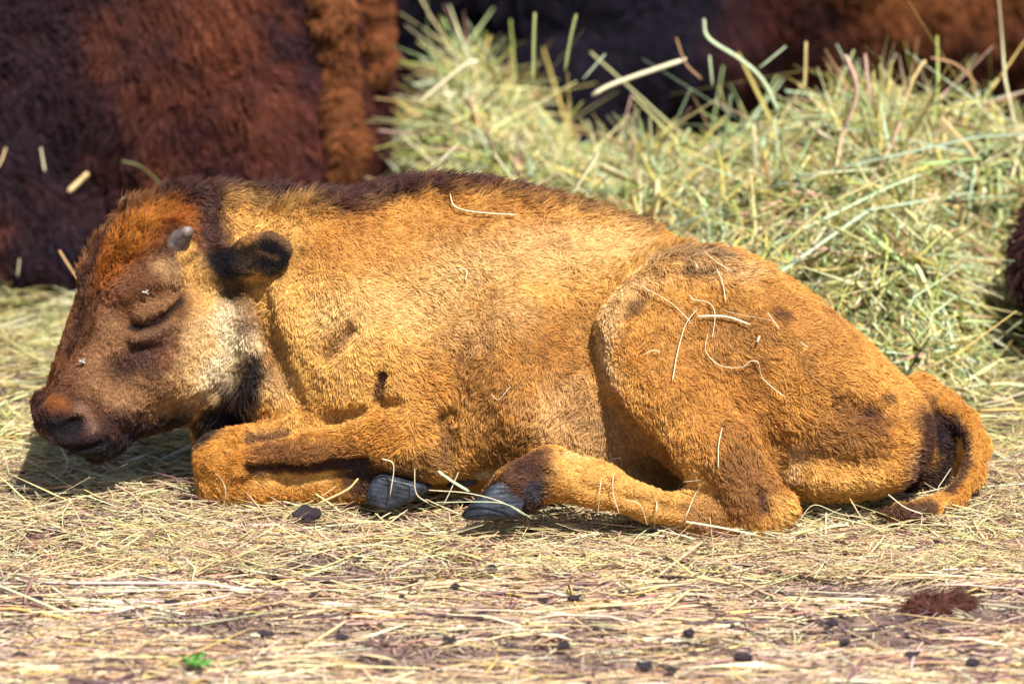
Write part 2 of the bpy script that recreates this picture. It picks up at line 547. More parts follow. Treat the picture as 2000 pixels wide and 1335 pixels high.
# folds, tendons and bony rims pressed into the surface: (photo points, radius px, depth m; negative depth swells)
CREASE = [
    ([(478, 852), (560, 839), (660, 816), (770, 790)], 15, .014), ([(490, 918), (560, 915), (640, 908), (720, 902)], 11, .013),
    ([(868, 820), (876, 895)], 20, .020), ([(893, 680), (890, 760), (882, 830)], 24, .012), ([(746, 735), (738, 775)], 15, .012),
    ([(640, 695), (688, 648)], 15, .010), ([(505, 560), (520, 640), (548, 720), (580, 795)], 22, .010), ([(488, 590), (505, 680), (470, 745)], 15, .010),
    ([(1640, 792), (1710, 812)], 20, .009), ([(1575, 895), (1660, 905), (1745, 880)], 22, .009), ([(1560, 935), (1640, 943), (1735, 930)], 22, -.009),
    ([(1488, 968), (1496, 998)], 13, .010), ([(480, 866), (474, 908)], 13, .007), ([(1064, 925), (1072, 990)], 13, .009),
    ([(1335, 528), (1390, 526)], 20, .008), ([(1230, 560), (1290, 522), (1400, 512)], 30, -.007), ([(1225, 610), (1255, 588)], 18, .007),
    ([(1000, 590), (1005, 780)], 60, -.010), ([(1085, 540), (1095, 780)], 45, .008), ([(930, 560), (925, 800)], 40, .008),
    ([(1466, 870), (1512, 945)], 18, .012), ([(1140, 950), (1240, 978), (1340, 1000)], 11, .005), ([(1400, 900), (1445, 985)], 20, -.008),
    ([(700, 640), (800, 700)], 70, -.012), ([(600, 560), (640, 640)], 45, .010), ([(760, 560), (830, 640)], 40, .007),
    ([(1500, 640), (1640, 720)], 60, -.008), ([(1350, 680), (1420, 800)], 40, .006), ([(1690, 870), (1770, 850)], 40, -.008),
    ([(250, 575), (300, 545), (350, 545)], 14, -.004), ([(200, 690), (240, 760)], 26, .006), ([(300, 720), (370, 760)], 30, -.006), ([(330, 800), (420, 760)], 18, .005),
]
off = np.zeros(len(CV))
for pts, r, dep in CREASE:
    off -= dep * mask(CV, pts, r, .85, 0)
CV = CV + CN * off[:, None]
CN, CA = vert_normals(CV, CQ)
body_mesh.vertices.foreach_set('co', CV.astype(np.float32).ravel())
body_mesh.update()
bpy.context.view_layer.update()

C_BASE = (.62, .27, .052)
C_GOLD = (.86, .47, .135)
C_PALE = (.84, .54, .25)
C_CREAM = (.86, .68, .44)
C_RUST = (.36, .105, .014)
C_BROWN = (.17, .066, .030)
C_TAN = (.36, .185, .085)
C_DARK = (.060, .026, .024)
C_BLACK = (.012, .010, .014)
C_SLATE = (.06, .055, .075)
C_PINK = (.50, .30, .22)
# (colour, strength, radius px, softness, points)
PAINT = [
    # broad body tones
    (C_GOLD, .9, 120, .8, [(640, 640), (820, 560), (1000, 500), (1180, 500)]),
    (C_GOLD, .9, 60, .8, [(470, 440), (560, 440)]),
    (C_GOLD, .8, 90, .8, [(560, 600), (600, 720), (700, 740)]),
    (C_RUST, .35, 70, .8, [(640, 480), (760, 470), (900, 430), (1050, 430)]),
    (C_BROWN, .45, 60, .8, [(920, 700), (960, 820), (1000, 880)]),
    (C_BROWN, .35, 60, .8, [(1030, 640), (1080, 720), (1120, 650)]),
    (C_PALE, .6, 60, .8, [(1100, 800), (1160, 850), (1200, 900)]),
    (C_PALE, .75, 28, .8, [(1190, 620), (1180, 690), (1195, 740)]),  # bright rim of light along the thigh's front edge, painted pale
    (C_PALE, .6, 34, .8, [(1195, 590), (1255, 535), (1340, 512), (1450, 528)]),  # lit crest over the hip, painted pale
    (C_PALE, .6, 60, .8, [(880, 540), (1040, 490), (1200, 480)]),  # this stroke and the next two paint highlights on flank and shoulder
    (C_PALE, .5, 50, .9, [(650, 620), (760, 590), (840, 620)]),
    (C_PALE, .4, 45, .9, [(940, 640), (1000, 600)]),
    (C_BROWN, .30, 90, .9, [(1380, 650), (1500, 640), (1600, 640)]),
    (C_RUST, .25, 80, .9, [(1330, 720), (1400, 800), (1480, 820)]),
    (C_BROWN, .65, 45, .9, [(1600, 865), (1690, 845)]),
    (C_BROWN, .4, 50, .9, [(1450, 860), (1500, 900)]),
    (C_BROWN, .55, 24, .8, [(1640, 790), (1700, 810)]),
    (C_DARK, .7, 16, .7, [(1690, 800), (1700, 806)]),
    (C_DARK, .75, 16, .8, [(1340, 526), (1385, 524)]),
    (C_DARK, .7, 14, .8, [(1232, 606), (1252, 590)]),
    (C_DARK, .75, 12, .8, [(1518, 612), (1532, 616)]),
    (C_DARK, .7, 10, .8, [(1728, 776), (1740, 778)]),
    (C_GOLD, .7, 30, .8, [(1590, 935), (1700, 940)]),
    (C_PALE, .6, 18, .8, [(1545, 930), (1560, 880)]),
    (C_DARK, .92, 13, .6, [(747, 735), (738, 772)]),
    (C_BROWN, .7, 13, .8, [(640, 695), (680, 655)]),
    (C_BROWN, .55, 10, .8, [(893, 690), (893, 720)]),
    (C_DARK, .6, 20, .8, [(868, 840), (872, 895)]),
    (C_BROWN, .5, 34, .8, [(1130, 800), (1220, 860), (1280, 920)]),  # shade of the thigh on the belly, painted brown
    (C_BROWN, .5, 40, .8, [(520, 640), (530, 720)]),
    # fore leg
    (C_BASE, 1, 70, .5, [(430, 900), (560, 880), (720, 850)]),
    (C_GOLD, .55, 22, .8, [(500, 846), (700, 806)]),  # lit top of the forearm, painted gold
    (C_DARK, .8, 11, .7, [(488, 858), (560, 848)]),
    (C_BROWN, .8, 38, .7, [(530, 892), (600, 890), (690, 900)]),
    (C_DARK, .85, 15, .7, [(492, 918), (560, 914), (640, 908), (700, 905)]),  # shade between forearm and folded shin, painted dark
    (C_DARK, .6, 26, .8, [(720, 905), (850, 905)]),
    (C_GOLD, .95, 13, .6, [(500, 942), (640, 928)]),  # painted highlight along the folded shin
    (C_BASE, .8, 18, .7, [(450, 965), (620, 970)]),
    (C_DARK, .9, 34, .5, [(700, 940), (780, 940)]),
    (C_SLATE, .8, 14, .6, [(700, 915), (690, 912)]),
    # hind leg
    (C_GOLD, .8, 46, .6, [(1120, 910), (1250, 955), (1360, 990)]),
    (C_PALE, .6, 12, .8, [(1110, 888), (1220, 925), (1330, 955)]),  # lit top edge of the hind shin, painted pale
    (C_BROWN, .7, 50, .7, [(1430, 920), (1480, 960)]),
    (C_BROWN, .6, 40, .8, [(1370, 1010), (1440, 1000)]),
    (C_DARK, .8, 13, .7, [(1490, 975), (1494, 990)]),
    (C_GOLD, .7, 22, .7, [(1530, 985), (1540, 1010)]),
    (C_BROWN, .9, 30, .6, [(1050, 890), (1010, 900)]),
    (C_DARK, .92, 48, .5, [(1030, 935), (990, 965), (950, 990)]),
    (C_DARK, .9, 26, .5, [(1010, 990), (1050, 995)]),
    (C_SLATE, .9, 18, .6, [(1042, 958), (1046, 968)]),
    (C_BLACK, .8, 22, .6, [(1030, 1000), (1090, 1000)]),  # shade beneath the hind foot, painted black
    (C_CREAM, .8, 14, .5, [(935, 928), (955, 924)]),
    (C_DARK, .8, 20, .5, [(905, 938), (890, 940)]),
    # rump end and tail
    (C_DARK, .95, 52, .5, [(1835, 830), (1815, 845), (1808, 900), (1795, 950), (1770, 970)]),
    (C_PINK, .35, 22, .7, [(1780, 900), (1770, 940)]),
    (C_BLACK, .9, 10, .6, [(1826, 830), (1832, 880)]),
    (C_DARK, .95, 30, .5, [(1848, 840), (1856, 880), (1850, 920)]),
    (C_BLACK, .6, 26, .5, [(1838, 850), (1842, 900), (1825, 950), (1795, 975)]),
    (C_BASE, .9, 20, .5, [(1845, 785), (1895, 815), (1925, 870), (1915, 930), (1880, 975)]),
    (C_DARK, .9, 13, .6, [(1862, 818), (1886, 855), (1888, 905), (1858, 955)]),  # shaded inner edge of the tail, painted dark
    (C_DARK, .92, 24, .6, [(1815, 995), (1760, 1000), (1720, 1003)]),
    # head: base brown over the face
    (C_BROWN, .95, 125, .4, [(330, 450), (250, 520), (210, 620), (180, 740), (160, 830)]),
    (C_BROWN, .9, 60, .5, [(160, 870), (220, 890), (300, 850)]),
    (C_BROWN, .85, 70, .6, [(300, 680), (250, 780)]),
    (C_RUST, .95, 58, .6, [(330, 430), (270, 450), (225, 500)]),
    (C_BASE, .35, 36, .7, [(290, 430), (245, 470)]),
    (C_TAN, .75, 50, .7, [(225, 660), (200, 740), (280, 770), (350, 790)]),
    (C_TAN, .6, 36, .8, [(260, 790), (340, 800), (420, 770)]),
    (C_PALE, .85, 62, .6, [(400, 600), (430, 660), (405, 730)]),
    (C_CREAM, .85, 38, .7, [(450, 620), (470, 680), (430, 730)]),
    (C_GOLD, .8, 34, .7, [(380, 530), (385, 580)]),
    (C_PALE, .7, 22, .8, [(318, 525), (340, 540)]),
    (C_PALE, .6, 30, .8, [(480, 720), (540, 760)]),
    (C_BROWN, .75, 40, .7, [(260, 540), (330, 560), (345, 600)]),
    (C_BROWN, .75, 46, .6, [(270, 600), (320, 610)]),
    (C_BLACK, .9, 8, .6, [(258, 640), (284, 636), (318, 620), (352, 588)]),
    (C_TAN, .75, 20, .7, [(285, 602), (325, 588)]),
    (C_TAN, .8, 7, .6, [(285, 652), (310, 644), (340, 622)]),
    (C_DARK, .45, 12, .8, [(272, 672), (305, 668), (330, 656)]),  # crease shade below the lower lid, painted in
    (C_DARK, .8, 30, .7, [(240, 715), (270, 690)]),
    (C_DARK, .55, 26, .8, [(300, 640), (290, 700)]),
    (C_DARK, .85, 26, .7, [(165, 545), (185, 510), (200, 480)]),
    (C_DARK, .5, 20, .7, [(160, 600), (140, 680)]),
    (C_DARK, .92, 34, .6, [(400, 380), (412, 440), (430, 500)]),
    (C_DARK, .85, 34, .7, [(380, 370), (330, 372)]),
    (C_DARK, .7, 20, .7, [(330, 490), (355, 490), (330, 455)]),
    (C_GOLD, .8, 10, .7, [(375, 478), (355, 500)]),
    (C_BLACK, .85, 22, .5, [(425, 505), (445, 540), (455, 570)]),
    (C_DARK, .6, 18, .7, [(480, 570), (485, 640)]),
    # muzzle
    (C_DARK, .95, 56, .5, [(90, 800), (140, 840), (200, 850), (250, 840)]),
    (C_BROWN, .8, 26, .7, [(110, 760), (130, 790), (170, 800)]),
    (C_RUST, .5, 18, .7, [(95, 780), (115, 790)]),
    (C_PINK, .35, 16, .7, [(160, 800), (175, 830)]),
    (C_BLACK, .9, 26, .5, [(120, 832), (140, 832)]),
    (C_BLACK, .9, 26, .5, [(180, 900), (190, 905)]),
    (C_BLACK, .92, 34, .5, [(150, 880), (215, 878), (270, 850), (340, 828)]),
    ((.24, .22, .25), .9, 10, .6, [(98, 856), (118, 872), (136, 880)]),  # wet glint on the nose, painted pale grey
    (C_BLACK, .95, 15, .5, [(98, 834), (124, 838), (148, 828)]),
    # throat
    (C_BLACK, .95, 34, .5, [(495, 730), (470, 780), (440, 830), (405, 850)]),
    (C_BLACK, .8, 16, .6, [(500, 700), (490, 760)]),
    (C_BLACK, .92, 24, .5, [(440, 790), (412, 812), (392, 826)]),
    # ear
    (C_BLACK, .95, 34, .4, [(455, 515), (500, 500), (530, 495)]),
    (C_BLACK, .95, 30, .4, [(530, 475), (562, 490), (530, 520)]),
    (C_TAN, .3, 5, .8, [(505, 492), (540, 504)]),
    (C_TAN, .5, 9, .7, [(478, 466), (510, 456), (545, 462), (566, 482)]),  # highlight on the ear's upper rim, painted tan
]
def coat(P):
    """coat colour at points P, with painted highlights and fold shade"""
    n1 = vnoise(P / .06, 11)
    c = lerp(np.array(C_BASE), np.array(C_GOLD), (n1 * .6)[:, None])
    n2 = vnoise(P / .045, 12) * .6 + vnoise(P / .018, 13) * .4
    c = lerp(c, np.array(C_BROWN), (.34 * sstep(.52, .82, n2))[:, None])
    # dark line along the back, from the poll to the loin
    top = np.interp(P[:, 0], RIDGE[:, 0], RIDGE[:, 2])
    wdt = np.interp(P[:, 0], [A(330, 0, 0)[0], A(450, 0, 0)[0], A(900, 0, 0)[0], A(1300, 0, 0)[0], A(1500, 0, 0)[0]], [.022, .018, .009, .005, .001])
    m = 1 - sstep(wdt * .5, wdt * 1.6, top - P[:, 2] + .006 * (vnoise(P / .012, 21) - .5))
    m *= (P[:, 0] > A(300, 0, 0)[0]) * .95
    c = lerp(c, np.array((.045, .018, .026)), m[:, None])
    # dark face on both sides
    q = P - HO
    hs, hd = q @ HX, q @ HZ
    hc = np.interp(hs, ds[:, 0], ds[:, 1]), np.interp(hs, vs[:, 0], vs[:, 1])
    hu = (hd - (hc[0] + hc[1]) / 2) / np.maximum((hc[0] - hc[1]) / 2, .01)
    fm = sstep(.0, .05, hs) * sstep(-.3, .2, hu) * (P[:, 0] < A(460, 0, 0)[0])
    c = lerp(c, np.array(C_BROWN), (fm * .92)[:, None])
    c = lerp(c, np.array(C_DARK), (sstep(.36, .42, hs) * (P[:, 0] < A(330, 0, 0)[0]) * .9)[:, None])
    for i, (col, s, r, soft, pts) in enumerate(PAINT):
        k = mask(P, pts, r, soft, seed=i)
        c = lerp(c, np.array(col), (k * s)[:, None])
    return c
# highest body points along x
_b = np.round((CV[:, 0] + 1) / .02).astype(int)
RIDGE = np.array([(b * .02 - 1, 0, CV[_b == b][:, 2].max()) for b in np.unique(_b)])

a_ = body_mesh.color_attributes.new('tint', 'FLOAT_COLOR', 'POINT')
c4 = np.ones((len(CV), 4), np.float32)
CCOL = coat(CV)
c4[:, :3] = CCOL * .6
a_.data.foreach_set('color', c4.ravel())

# ------------------------------------------------------------------ fur
def make_fur(name, parent, mat, V, Q, VN, count, weight, colour, length, flow, lift, radius, clump, clump_size, jitter, col_var=.3, pts=5, seed=0):
    g = np.random.default_rng(seed)
    area = 0.5 * np.linalg.norm(np.cross(V[Q[:, 2]] - V[Q[:, 0]], V[Q[:, 3]] - V[Q[:, 1]]), axis=1)
    w = area * weight[Q].mean(1)
    f = g.choice(len(Q), count, p=w / w.sum())
    u, v = g.random((2, count, 1))
    q = Q[f]
    bl = lambda X: (X[q[:, 0]] * (1 - u) * (1 - v) + X[q[:, 1]] * u * (1 - v) + X[q[:, 2]] * u * v + X[q[:, 3]] * (1 - u) * v)
    P, N = bl(V), unit(bl(VN))
    L = bl(length[:, None])[:, 0] * g.uniform(.6, 1.15, count)
    fl = bl(flow)
    T = unit(fl - (fl * N).sum(1, keepdims=True) * N + 1e-6)
    sw = vec_noise(P / (clump_size * 3.5), 40 + seed) + .5 * vec_noise(P / (clump_size * 1.3), 50 + seed)
    T = unit(T + sw * .9 + g.normal(0, jitter, (count, 3)))
    T = unit(T - (T * N).sum(1, keepdims=True) * N)
    li = (bl(lift[:, None])[:, 0] * g.uniform(.6, 1.4, count))[:, None]
    cl = vec_noise(P / clump_size, 60 + seed) + .7 * vec_noise(P / (clump_size * .45), 70 + seed)
    co = np.empty((count, pts, 3), np.float32)
    for i in range(pts):
        s = i / (pts - 1)
        co[:, i] = P + L[:, None] * (N * li * (s - .35 * s * s) + T * (.25 * s + .6 * s * s) + cl * clump * s ** 1.5) - N * .0008 * (1 - s)
    C = bl(colour)
    dark = .5 + .6 * vnoise(P / (clump_size * .7), 80 + seed) + .4 * vnoise(P / (clump_size * 2.6), 83 + seed)
    C = C * dark[:, None] * g.uniform(1 - col_var, 1 + col_var, (count, 1))
    hc = bpy.data.hair_curves.new(name)
    hc.add_curves([pts] * count)
    hc.attributes['position'].data.foreach_set('vector', co.ravel())
    rad = radius * g.uniform(.7, 1.3, (count, 1)) * np.array([1.0] * (pts - 2) + [.75, .25])[None, :]
    ra = hc.attributes.get('radius') or hc.attributes.new('radius', 'FLOAT', 'POINT')
    ra.data.foreach_set('value', rad.astype(np.float32).ravel())
    ca = hc.attributes.new('tint', 'FLOAT_COLOR', 'CURVE')
    c4 = np.ones((count, 4), np.float32)
    c4[:, :3] = np.clip(C, 0, .95)
    ca.data.foreach_set('color', c4.ravel())
    hc.materials.append(mat)
    o = bpy.data.objects.new(name, hc)
    COL.objects.link(o)
    o.parent = parent
    tag(o, kind='stuff')
    return o

VIEW = -FWD
def calf_weight(P, N):
    w = .12 + .88 * sstep(-.45, -.15, N @ VIEW)
    hd = ((P - HO) @ HN > -.15) & (P[:, 0] < A(520, 0, 0)[0]) & (P[:, 2] > .06)
    w = w * np.where(hd, 1.7, 1)
    w = w * (1 - .97 * mask(P, [(90, 845), (106, 866), (136, 882)], 17, .3)) * (1 - .9 * mask(P, [(120, 836), (142, 830)], 16, .4)) * (1 - .8 * mask(P, [(1820, 840), (1790, 930)], 30, .4))
    w = w * (1 - .9 * mask(P, [(300, 632), (345, 600)], 7, .3))
    return w
LEN = [(.0055, 150, .5, [(330, 560), (260, 640), (200, 760), (150, 830)]), (.007, 90, .6, [(400, 620), (340, 760)]), (.0035, 60, .5, [(100, 800), (140, 850), (200, 870)]),
       (.015, 60, .6, [(330, 420), (260, 450), (220, 500)]), (.013, 40, .6, [(400, 385), (350, 380)]),
       (.0035, 40, .5, [(255, 630), (300, 620), (350, 595)]),
       (.034, 36, .6, [(480, 760), (440, 820), (400, 850)]), (.0035, 60, .4, [(470, 510), (540, 495)]),
       (.006, 70, .6, [(420, 930), (520, 930), (700, 930)]), (.006, 80, .6, [(1000, 950), (1100, 930), (1250, 960), (1400, 1000)]),
       (.007, 60, .7, [(480, 860), (600, 860), (750, 850)]), (.006, 45, .6, [(1850, 790), (1915, 860), (1890, 940), (1800, 1000)]),
       (.016, 40, .7, [(240, 868), (330, 840)])]
def calf_len(P):
    L = .0062 + .0065 * vnoise(P / .05, 31) * vnoise(P / .11, 32) * 1.6
    top = np.interp(P[:, 0], RIDGE[:, 0], RIDGE[:, 2])
    L = lerp(L, .019, (1 - sstep(.003, .022, top - P[:, 2])) * (P[:, 0] < A(1500, 0, 0)[0]))
    for i, (l, r, soft, pts) in enumerate(LEN):
        L = lerp(L, l, mask(P, pts, r, soft, .1, i))
    return L
FLOW = [((-.2, -.1, -1), 200, [(420, 620), (380, 740), (330, 560)]), ((.5, -.1, .6), 60, [(330, 430), (250, 460)]), ((.25, 0, .9), 60, [(180, 520), (140, 680)]),
        ((-.5, 0, -.9), 70, [(170, 760), (200, 850), (280, 830)]), ((1, -.2, -.1), 50, [(460, 510), (540, 495)]),
        ((-1, 0, -.1), 70, [(450, 880), (600, 860), (740, 840)]), ((1, 0, -.2), 40, [(480, 955), (650, 950)]), ((-1, 0, .1), 70, [(1050, 940), (1200, 950), (1400, 1000)]),
        ((.35, -.2, -1), 130, [(1300, 640), (1400, 760), (1440, 900)]), ((.8, 0, -.5), 120, [(1550, 700), (1700, 800)]), ((.3, 0, -1), 50, [(1900, 820), (1920, 880)]),
        ((-.7, 0, -.8), 50, [(1900, 930), (1820, 990)]), ((.1, 0, -1), 100, [(620, 640), (600, 780)]), ((-.3, 0, -1), 100, [(980, 780), (1120, 840)])]
def calf_flow(P):
    f = np.tile(np.array([1, 0, -.45]), (len(P), 1))
    for d, r, pts in FLOW:
        k = mask(P, pts, r, .7, 0)
        f = lerp(f, np.array(d), k[:, None])
    return f
def calf_lift(P):
    l = np.full(len(P), .55)
    top = np.interp(P[:, 0], RIDGE[:, 0], RIDGE[:, 2])
    l = lerp(l, 1.15, (1 - sstep(.0, .035, top - P[:, 2])) * (P[:, 0] < A(1350, 0, 0)[0]))
    for i, (v, r, pts) in enumerate([(.35, 140, [(330, 560), (250, 680), (180, 800)]), (.8, 60, [(330, 420), (260, 450)]), (.35, 60, [(1100, 930), (1300, 970)]), (.4, 60, [(450, 930), (650, 950)])]):
        l = lerp(l, v, mask(P, pts, r, .6, .1, i))
    return l
make_fur('fur', body, M_FUR, CV, CQ, CN, 380000, calf_weight(CV, CN), CCOL, calf_len(CV), calf_flow(CV), calf_lift(CV), .00042, .40, .0065, .3, .3, 5, 1)

# ------------------------------------------------------------------ calf: horns and hooves
def field_part(name, mat, parent, build, lo, hi, h=.002, smooth=2):
    f = Field(lo, hi, h)
    build(f)
    V, Q = f.mesh(smooth)
    return link(name, mesh_np(name, V, Q), mat, parent)

def horn(s):
    b, t = hm(338, 482, .080, s), hm(365, 454, .116, s)
    def build(f):
        f.chain([(b, .022), (t, .0105)], k=.008)
    field_part('horn', M_HORN, body, build, np.minimum(b, t) - .03, np.maximum(b, t) + .03)
both(horn)

def claw(toe, heel, up, height, width):
    """one half of a cloven hoof: a wedge from the heel down to the toe tip"""
    ex = unit(toe - heel)
    ey = unit(np.cross(up, ex))
    ez = np.cross(ex, ey)
    L = np.linalg.norm(toe - heel)
    planes = [(-ez, heel), (unit(ex * height + ez * L * .62), toe), (-unit(ex + ez * .25), heel), (unit(ez - ex * .25), heel + ez * height * .9),
              (unit(ey + ez * .25), heel + ey * width), (unit(-ey + ez * .25), heel - ey * width), (unit(ey + ex * .55 + ez * .1), lerp(heel, toe, .75) + ey * width * .95), (unit(-ey + ex * .55 + ez * .1), lerp(heel, toe, .75) - ey * width * .95)]
    c = lerp(heel, toe, .5) + ez * height * .4
    B = 190.0
    def fn(x, y, z):
        s = 0
        for n, p in planes:
            s = s + np.exp(np.clip(B * ((x - p[0]) * n[0] + (y - p[1]) * n[1] + (z - p[2]) * n[2]), -60, 60))
        d = np.log(s) / B
        ring = .0006 * np.sin(((x - c[0]) * ez[0] + (y - c[1]) * ez[1] + (z - c[2]) * ez[2]) * 900)
        return (d + ring).astype(np.float32)
    field_part('hoof_claw', M_HOOF, body, lambda f: f.put(fn, c - .09, c + .09, .002), c - .085, c + .085, .0022)
UPZ = np.array([0, 0, 1.0])
# near hind foot on the straw, toes to the left
for dy, dx in ((0, 0), (.036, 14)):
    claw(A(884 + dx, 1016, -.315 + dy), A(1020 + dx, 1008, -.315 + dy), UPZ + np.array([-.25, 0, 0]), .060, .022)
# near fore foot, folded back under the forearm with its wall down
for dy, dx, dz in ((0, 0, 0), (.033, 10, -6)):
    claw(A(852 + dx, 952 + dz, -.19 + dy), A(734 + dx, 922 + dz, -.19 + dy), np.array([-.1, -.35, -1.0]), .058, .022)
# far hind foot and far fore foot peeping out under the belly
claw(A(855, 958, -.13), A(935, 948, -.13), UPZ, .036, .016)
claw(A(700, 925, -.02), A(640, 925, -.02), UPZ, .03, .016)

# flies dozing on the face
def fly(px, py, label):
    p = on_body(px, py, .006)
    def build(f):
        f.ell(p, (.0035, .002, .002), k=.001)
        f.ell(p + np.array([-.0035, 0, .001]), (.0016,) * 3, k=.001)
        for s in (-1, 1):
            f.ell(p + np.array([.002, -.0012, .0016 * s + .001]), (.0042, .0012, .0016), frame((1, 0, .5 * s), (0, -1, 0)), k=.0008)
    f = Field(p - .012, p + .012, .0006)
    build(f)
    V, Q = f.mesh(1)
    o = link('fly', mesh_np('fly', V, Q), M_FLY)
    tag(o, label, 'fly', 'flies on the calf')
fly(284, 567, 'tiny pale fly sitting above the closed eye of the calf')
fly(164, 707, 'tiny fly sitting on the nose bridge of the calf')

# ------------------------------------------------------------------ ground
def ground_h(x, y):
    p = np.stack([x, y, np.zeros_like(x)], -1).reshape(-1, 3)
    h = .022 * (vnoise(p / .35, 90) - .5) + .012 * (vnoise(p / .11, 91) - .5) + .006 * (vnoise(p / .04, 92) - .5)
    r = np.hypot(p[:, 0], p[:, 1] - .4)
    return (h * (1 - sstep(3, 6, r)) - .006).reshape(x.shape)
def warp(n, dense, far):
    t = np.linspace(-1, 1, n)
    return np.sign(t) * (np.abs(t) * dense + np.clip(np.abs(t) - .8, 0, 1) ** 2 / .04 * far)
gx, gy = warp(241, 2.2, 120), warp(281, 2.8, 120) + .5
X, Y_ = np.meshgrid(gx, gy, indexing='ij')
Z = ground_h(X, Y_)
idx = np.arange(X.size).reshape(X.shape)
GQ = np.stack([idx[:-1, :-1], idx[1:, :-1], idx[1:, 1:], idx[:-1, 1:]], -1).reshape(-1, 4)
o = link('ground', mesh_np('ground', np.stack([X, Y_, Z], -1).reshape(-1, 3), GQ), M_GROUND)
tag(o, kind='structure')

# ------------------------------------------------------------------ stalks
def stalk_mesh(name, P, W, C, flat=.45, seed=0):
    """P (n,k,3) centre lines, W (n,) half widths, C (n,3) tints: three-sided stalks in one mesh"""
    n, k, _ = P.shape
    T = np.gradient(P, axis=1)
    T = unit(T)
    g = np.random.default_rng(seed)
    ref = unit(g.normal(0, .5, (n, 1, 3)) + np.array([0, 0, 1.0]))
    U = unit(np.cross(T, ref))
    Vv = np.cross(T, U)
    tap = np.ones(k); tap[-1] = .35; tap[0] = .7
    w = (W[:, None] * tap[None, :])[..., None]
    R = np.stack([P + U * w, P - U * w, P + Vv * w * flat * 2], 2)        # n,k,3,3
    V = R.reshape(-1, 3)
    base = (np.arange(n) * k * 3)[:, None, None] + (np.arange(k - 1) * 3)[None, :, None]
    j = np.arange(3)[None, None, :]
    j2 = (j + 1) % 3
    Qs = np.stack([base + j, base + j2, base + 3 + j2, base + 3 + j], -1).reshape(-1, 4)
    return mesh_np(name, V, Qs, np.repeat(C, k * 3, 0))

def palette(g, n, cols, var=.22):
    c = np.array([q[:3] for q in cols])
    w = np.array([q[3] for q in cols]); w = w / w.sum()
    out = c[g.choice(len(c), n, p=w)]
    return np.clip(out * g.uniform(1 - var, 1 + var, (n, 1)) * g.uniform(.93, 1.07, (n, 3)), 0, .9)

def loose_stalks(g, base, azim, elev, length, bend, k=4):
    """curved stalks starting around base points"""
    n = len(base)
    d = np.stack([np.cos(azim) * np.cos(elev), np.sin(azim) * np.cos(elev), np.sin(elev)], 1)
    side = unit(np.cross(d, np.array([0, 0, 1.0])))
    upv = np.cross(side, d)
    s = np.linspace(-.5, .5, k)
    P = base[:, None] + d[:, None] * (length[:, None] * s)[..., None]
    b = (s ** 2 - .08)[None, :, None] * length[:, None, None]
    P = P + side[:, None] * b * bend[:, 0, None, None] + upv[:, None] * b * bend[:, 1, None, None]
    return P

STRAW = [(.90, .70, .40, 3), (.84, .58, .34, 3), (.90, .78, .52, 2.6), (.62, .38, .25, 2.2), (.34, .19, .18, 2.0), (.82, .58, .22, 1.0), (.78, .56, .48, 2.4), (.15, .09, .10, 1.4)]
HAYG = [(.78, .66, .28, 3), (.86, .78, .42, 2.5), (.52, .52, .18, 2), (.55, .66, .30, 1.4), (.68, .48, .18, 1.5), (.30, .25, .08, 1.4), (.84, .78, .52, 1.2)]
g = np.random.default_rng(21)
# foreground: flattened, trodden straw
def litter(name, n, xr, yr, cols, lmean, wmean, zmax, elev, seed, label, gap=(.1, .62), spread=.55):
    g = np.random.default_rng(seed)
    x, y = g.uniform(*xr, n), g.uniform(*yr, n)
    p = np.stack([x, y, x * 0], 1)
    patch = vnoise(p / .16, seed) * .6 + vnoise(p / .06, seed + 1) * .4
    keep = patch > g.uniform(*gap, n)
    x, y = x[keep], y[keep]
    n = len(x)
    z = ground_h(x, y) + g.uniform(0.001, zmax, n) ** 1.0
    az = g.normal(0, spread, n) + np.where(g.random(n) < .3, g.uniform(0, math.pi, n), 0) + (g.random(n) < .5) * math.pi
    L = lmean * g.lognormal(0, .55, n)
    P = loose_stalks(g, np.stack([x, y, z], 1), az, g.normal(0, elev, n), L, g.normal(0, [.35, .12], (n, 2)))
    P[:, :, 2] = np.maximum(P[:, :, 2], ground_h(P[:, :, 0], P[:, :, 1]) + .001)
    o = link(name, stalk_mesh(name, P, np.minimum(wmean * g.lognormal(0, .4, n), .0032), palette(g, n, cols), .3, seed), M_STRAW)
    tag(o, label, 'straw', kind='stuff')
    return o
litter('trodden_straw', 60000, (-1.4, 1.4), (-1.75, -.25), STRAW, .10, .0019, .011, .03, 31, 'flattened pale pinkish straw trodden over the open ground', (.40, .74), .38)
litter('chaff', 40000, (-1.4, 1.4), (-1.75, -.15), [(.5, .34, .25, 2), (.30, .2, .18, 2), (.7, .55, .38, 1.5), (.16, .11, .11, 1.5)], .018, .0012, .006, .25, 34, 'short broken brown chaff strewn between the trodden straws', (.0, .5), 1.0)
litter('loose_straw', 26000, (-1.1, 1.1), (-.52, .35), HAYG[:2] + STRAW[:5], .060, .0010, .026, .22, 32, 'jumbled yellow straw and hay around the folded legs of the calf')
litter('scattered_hay', 22000, (-1.35, 1.3), (.15, 2.3), HAYG, .085, .0015, .05, .25, 33, 'pale greenish hay scattered over the ground behind the calf')

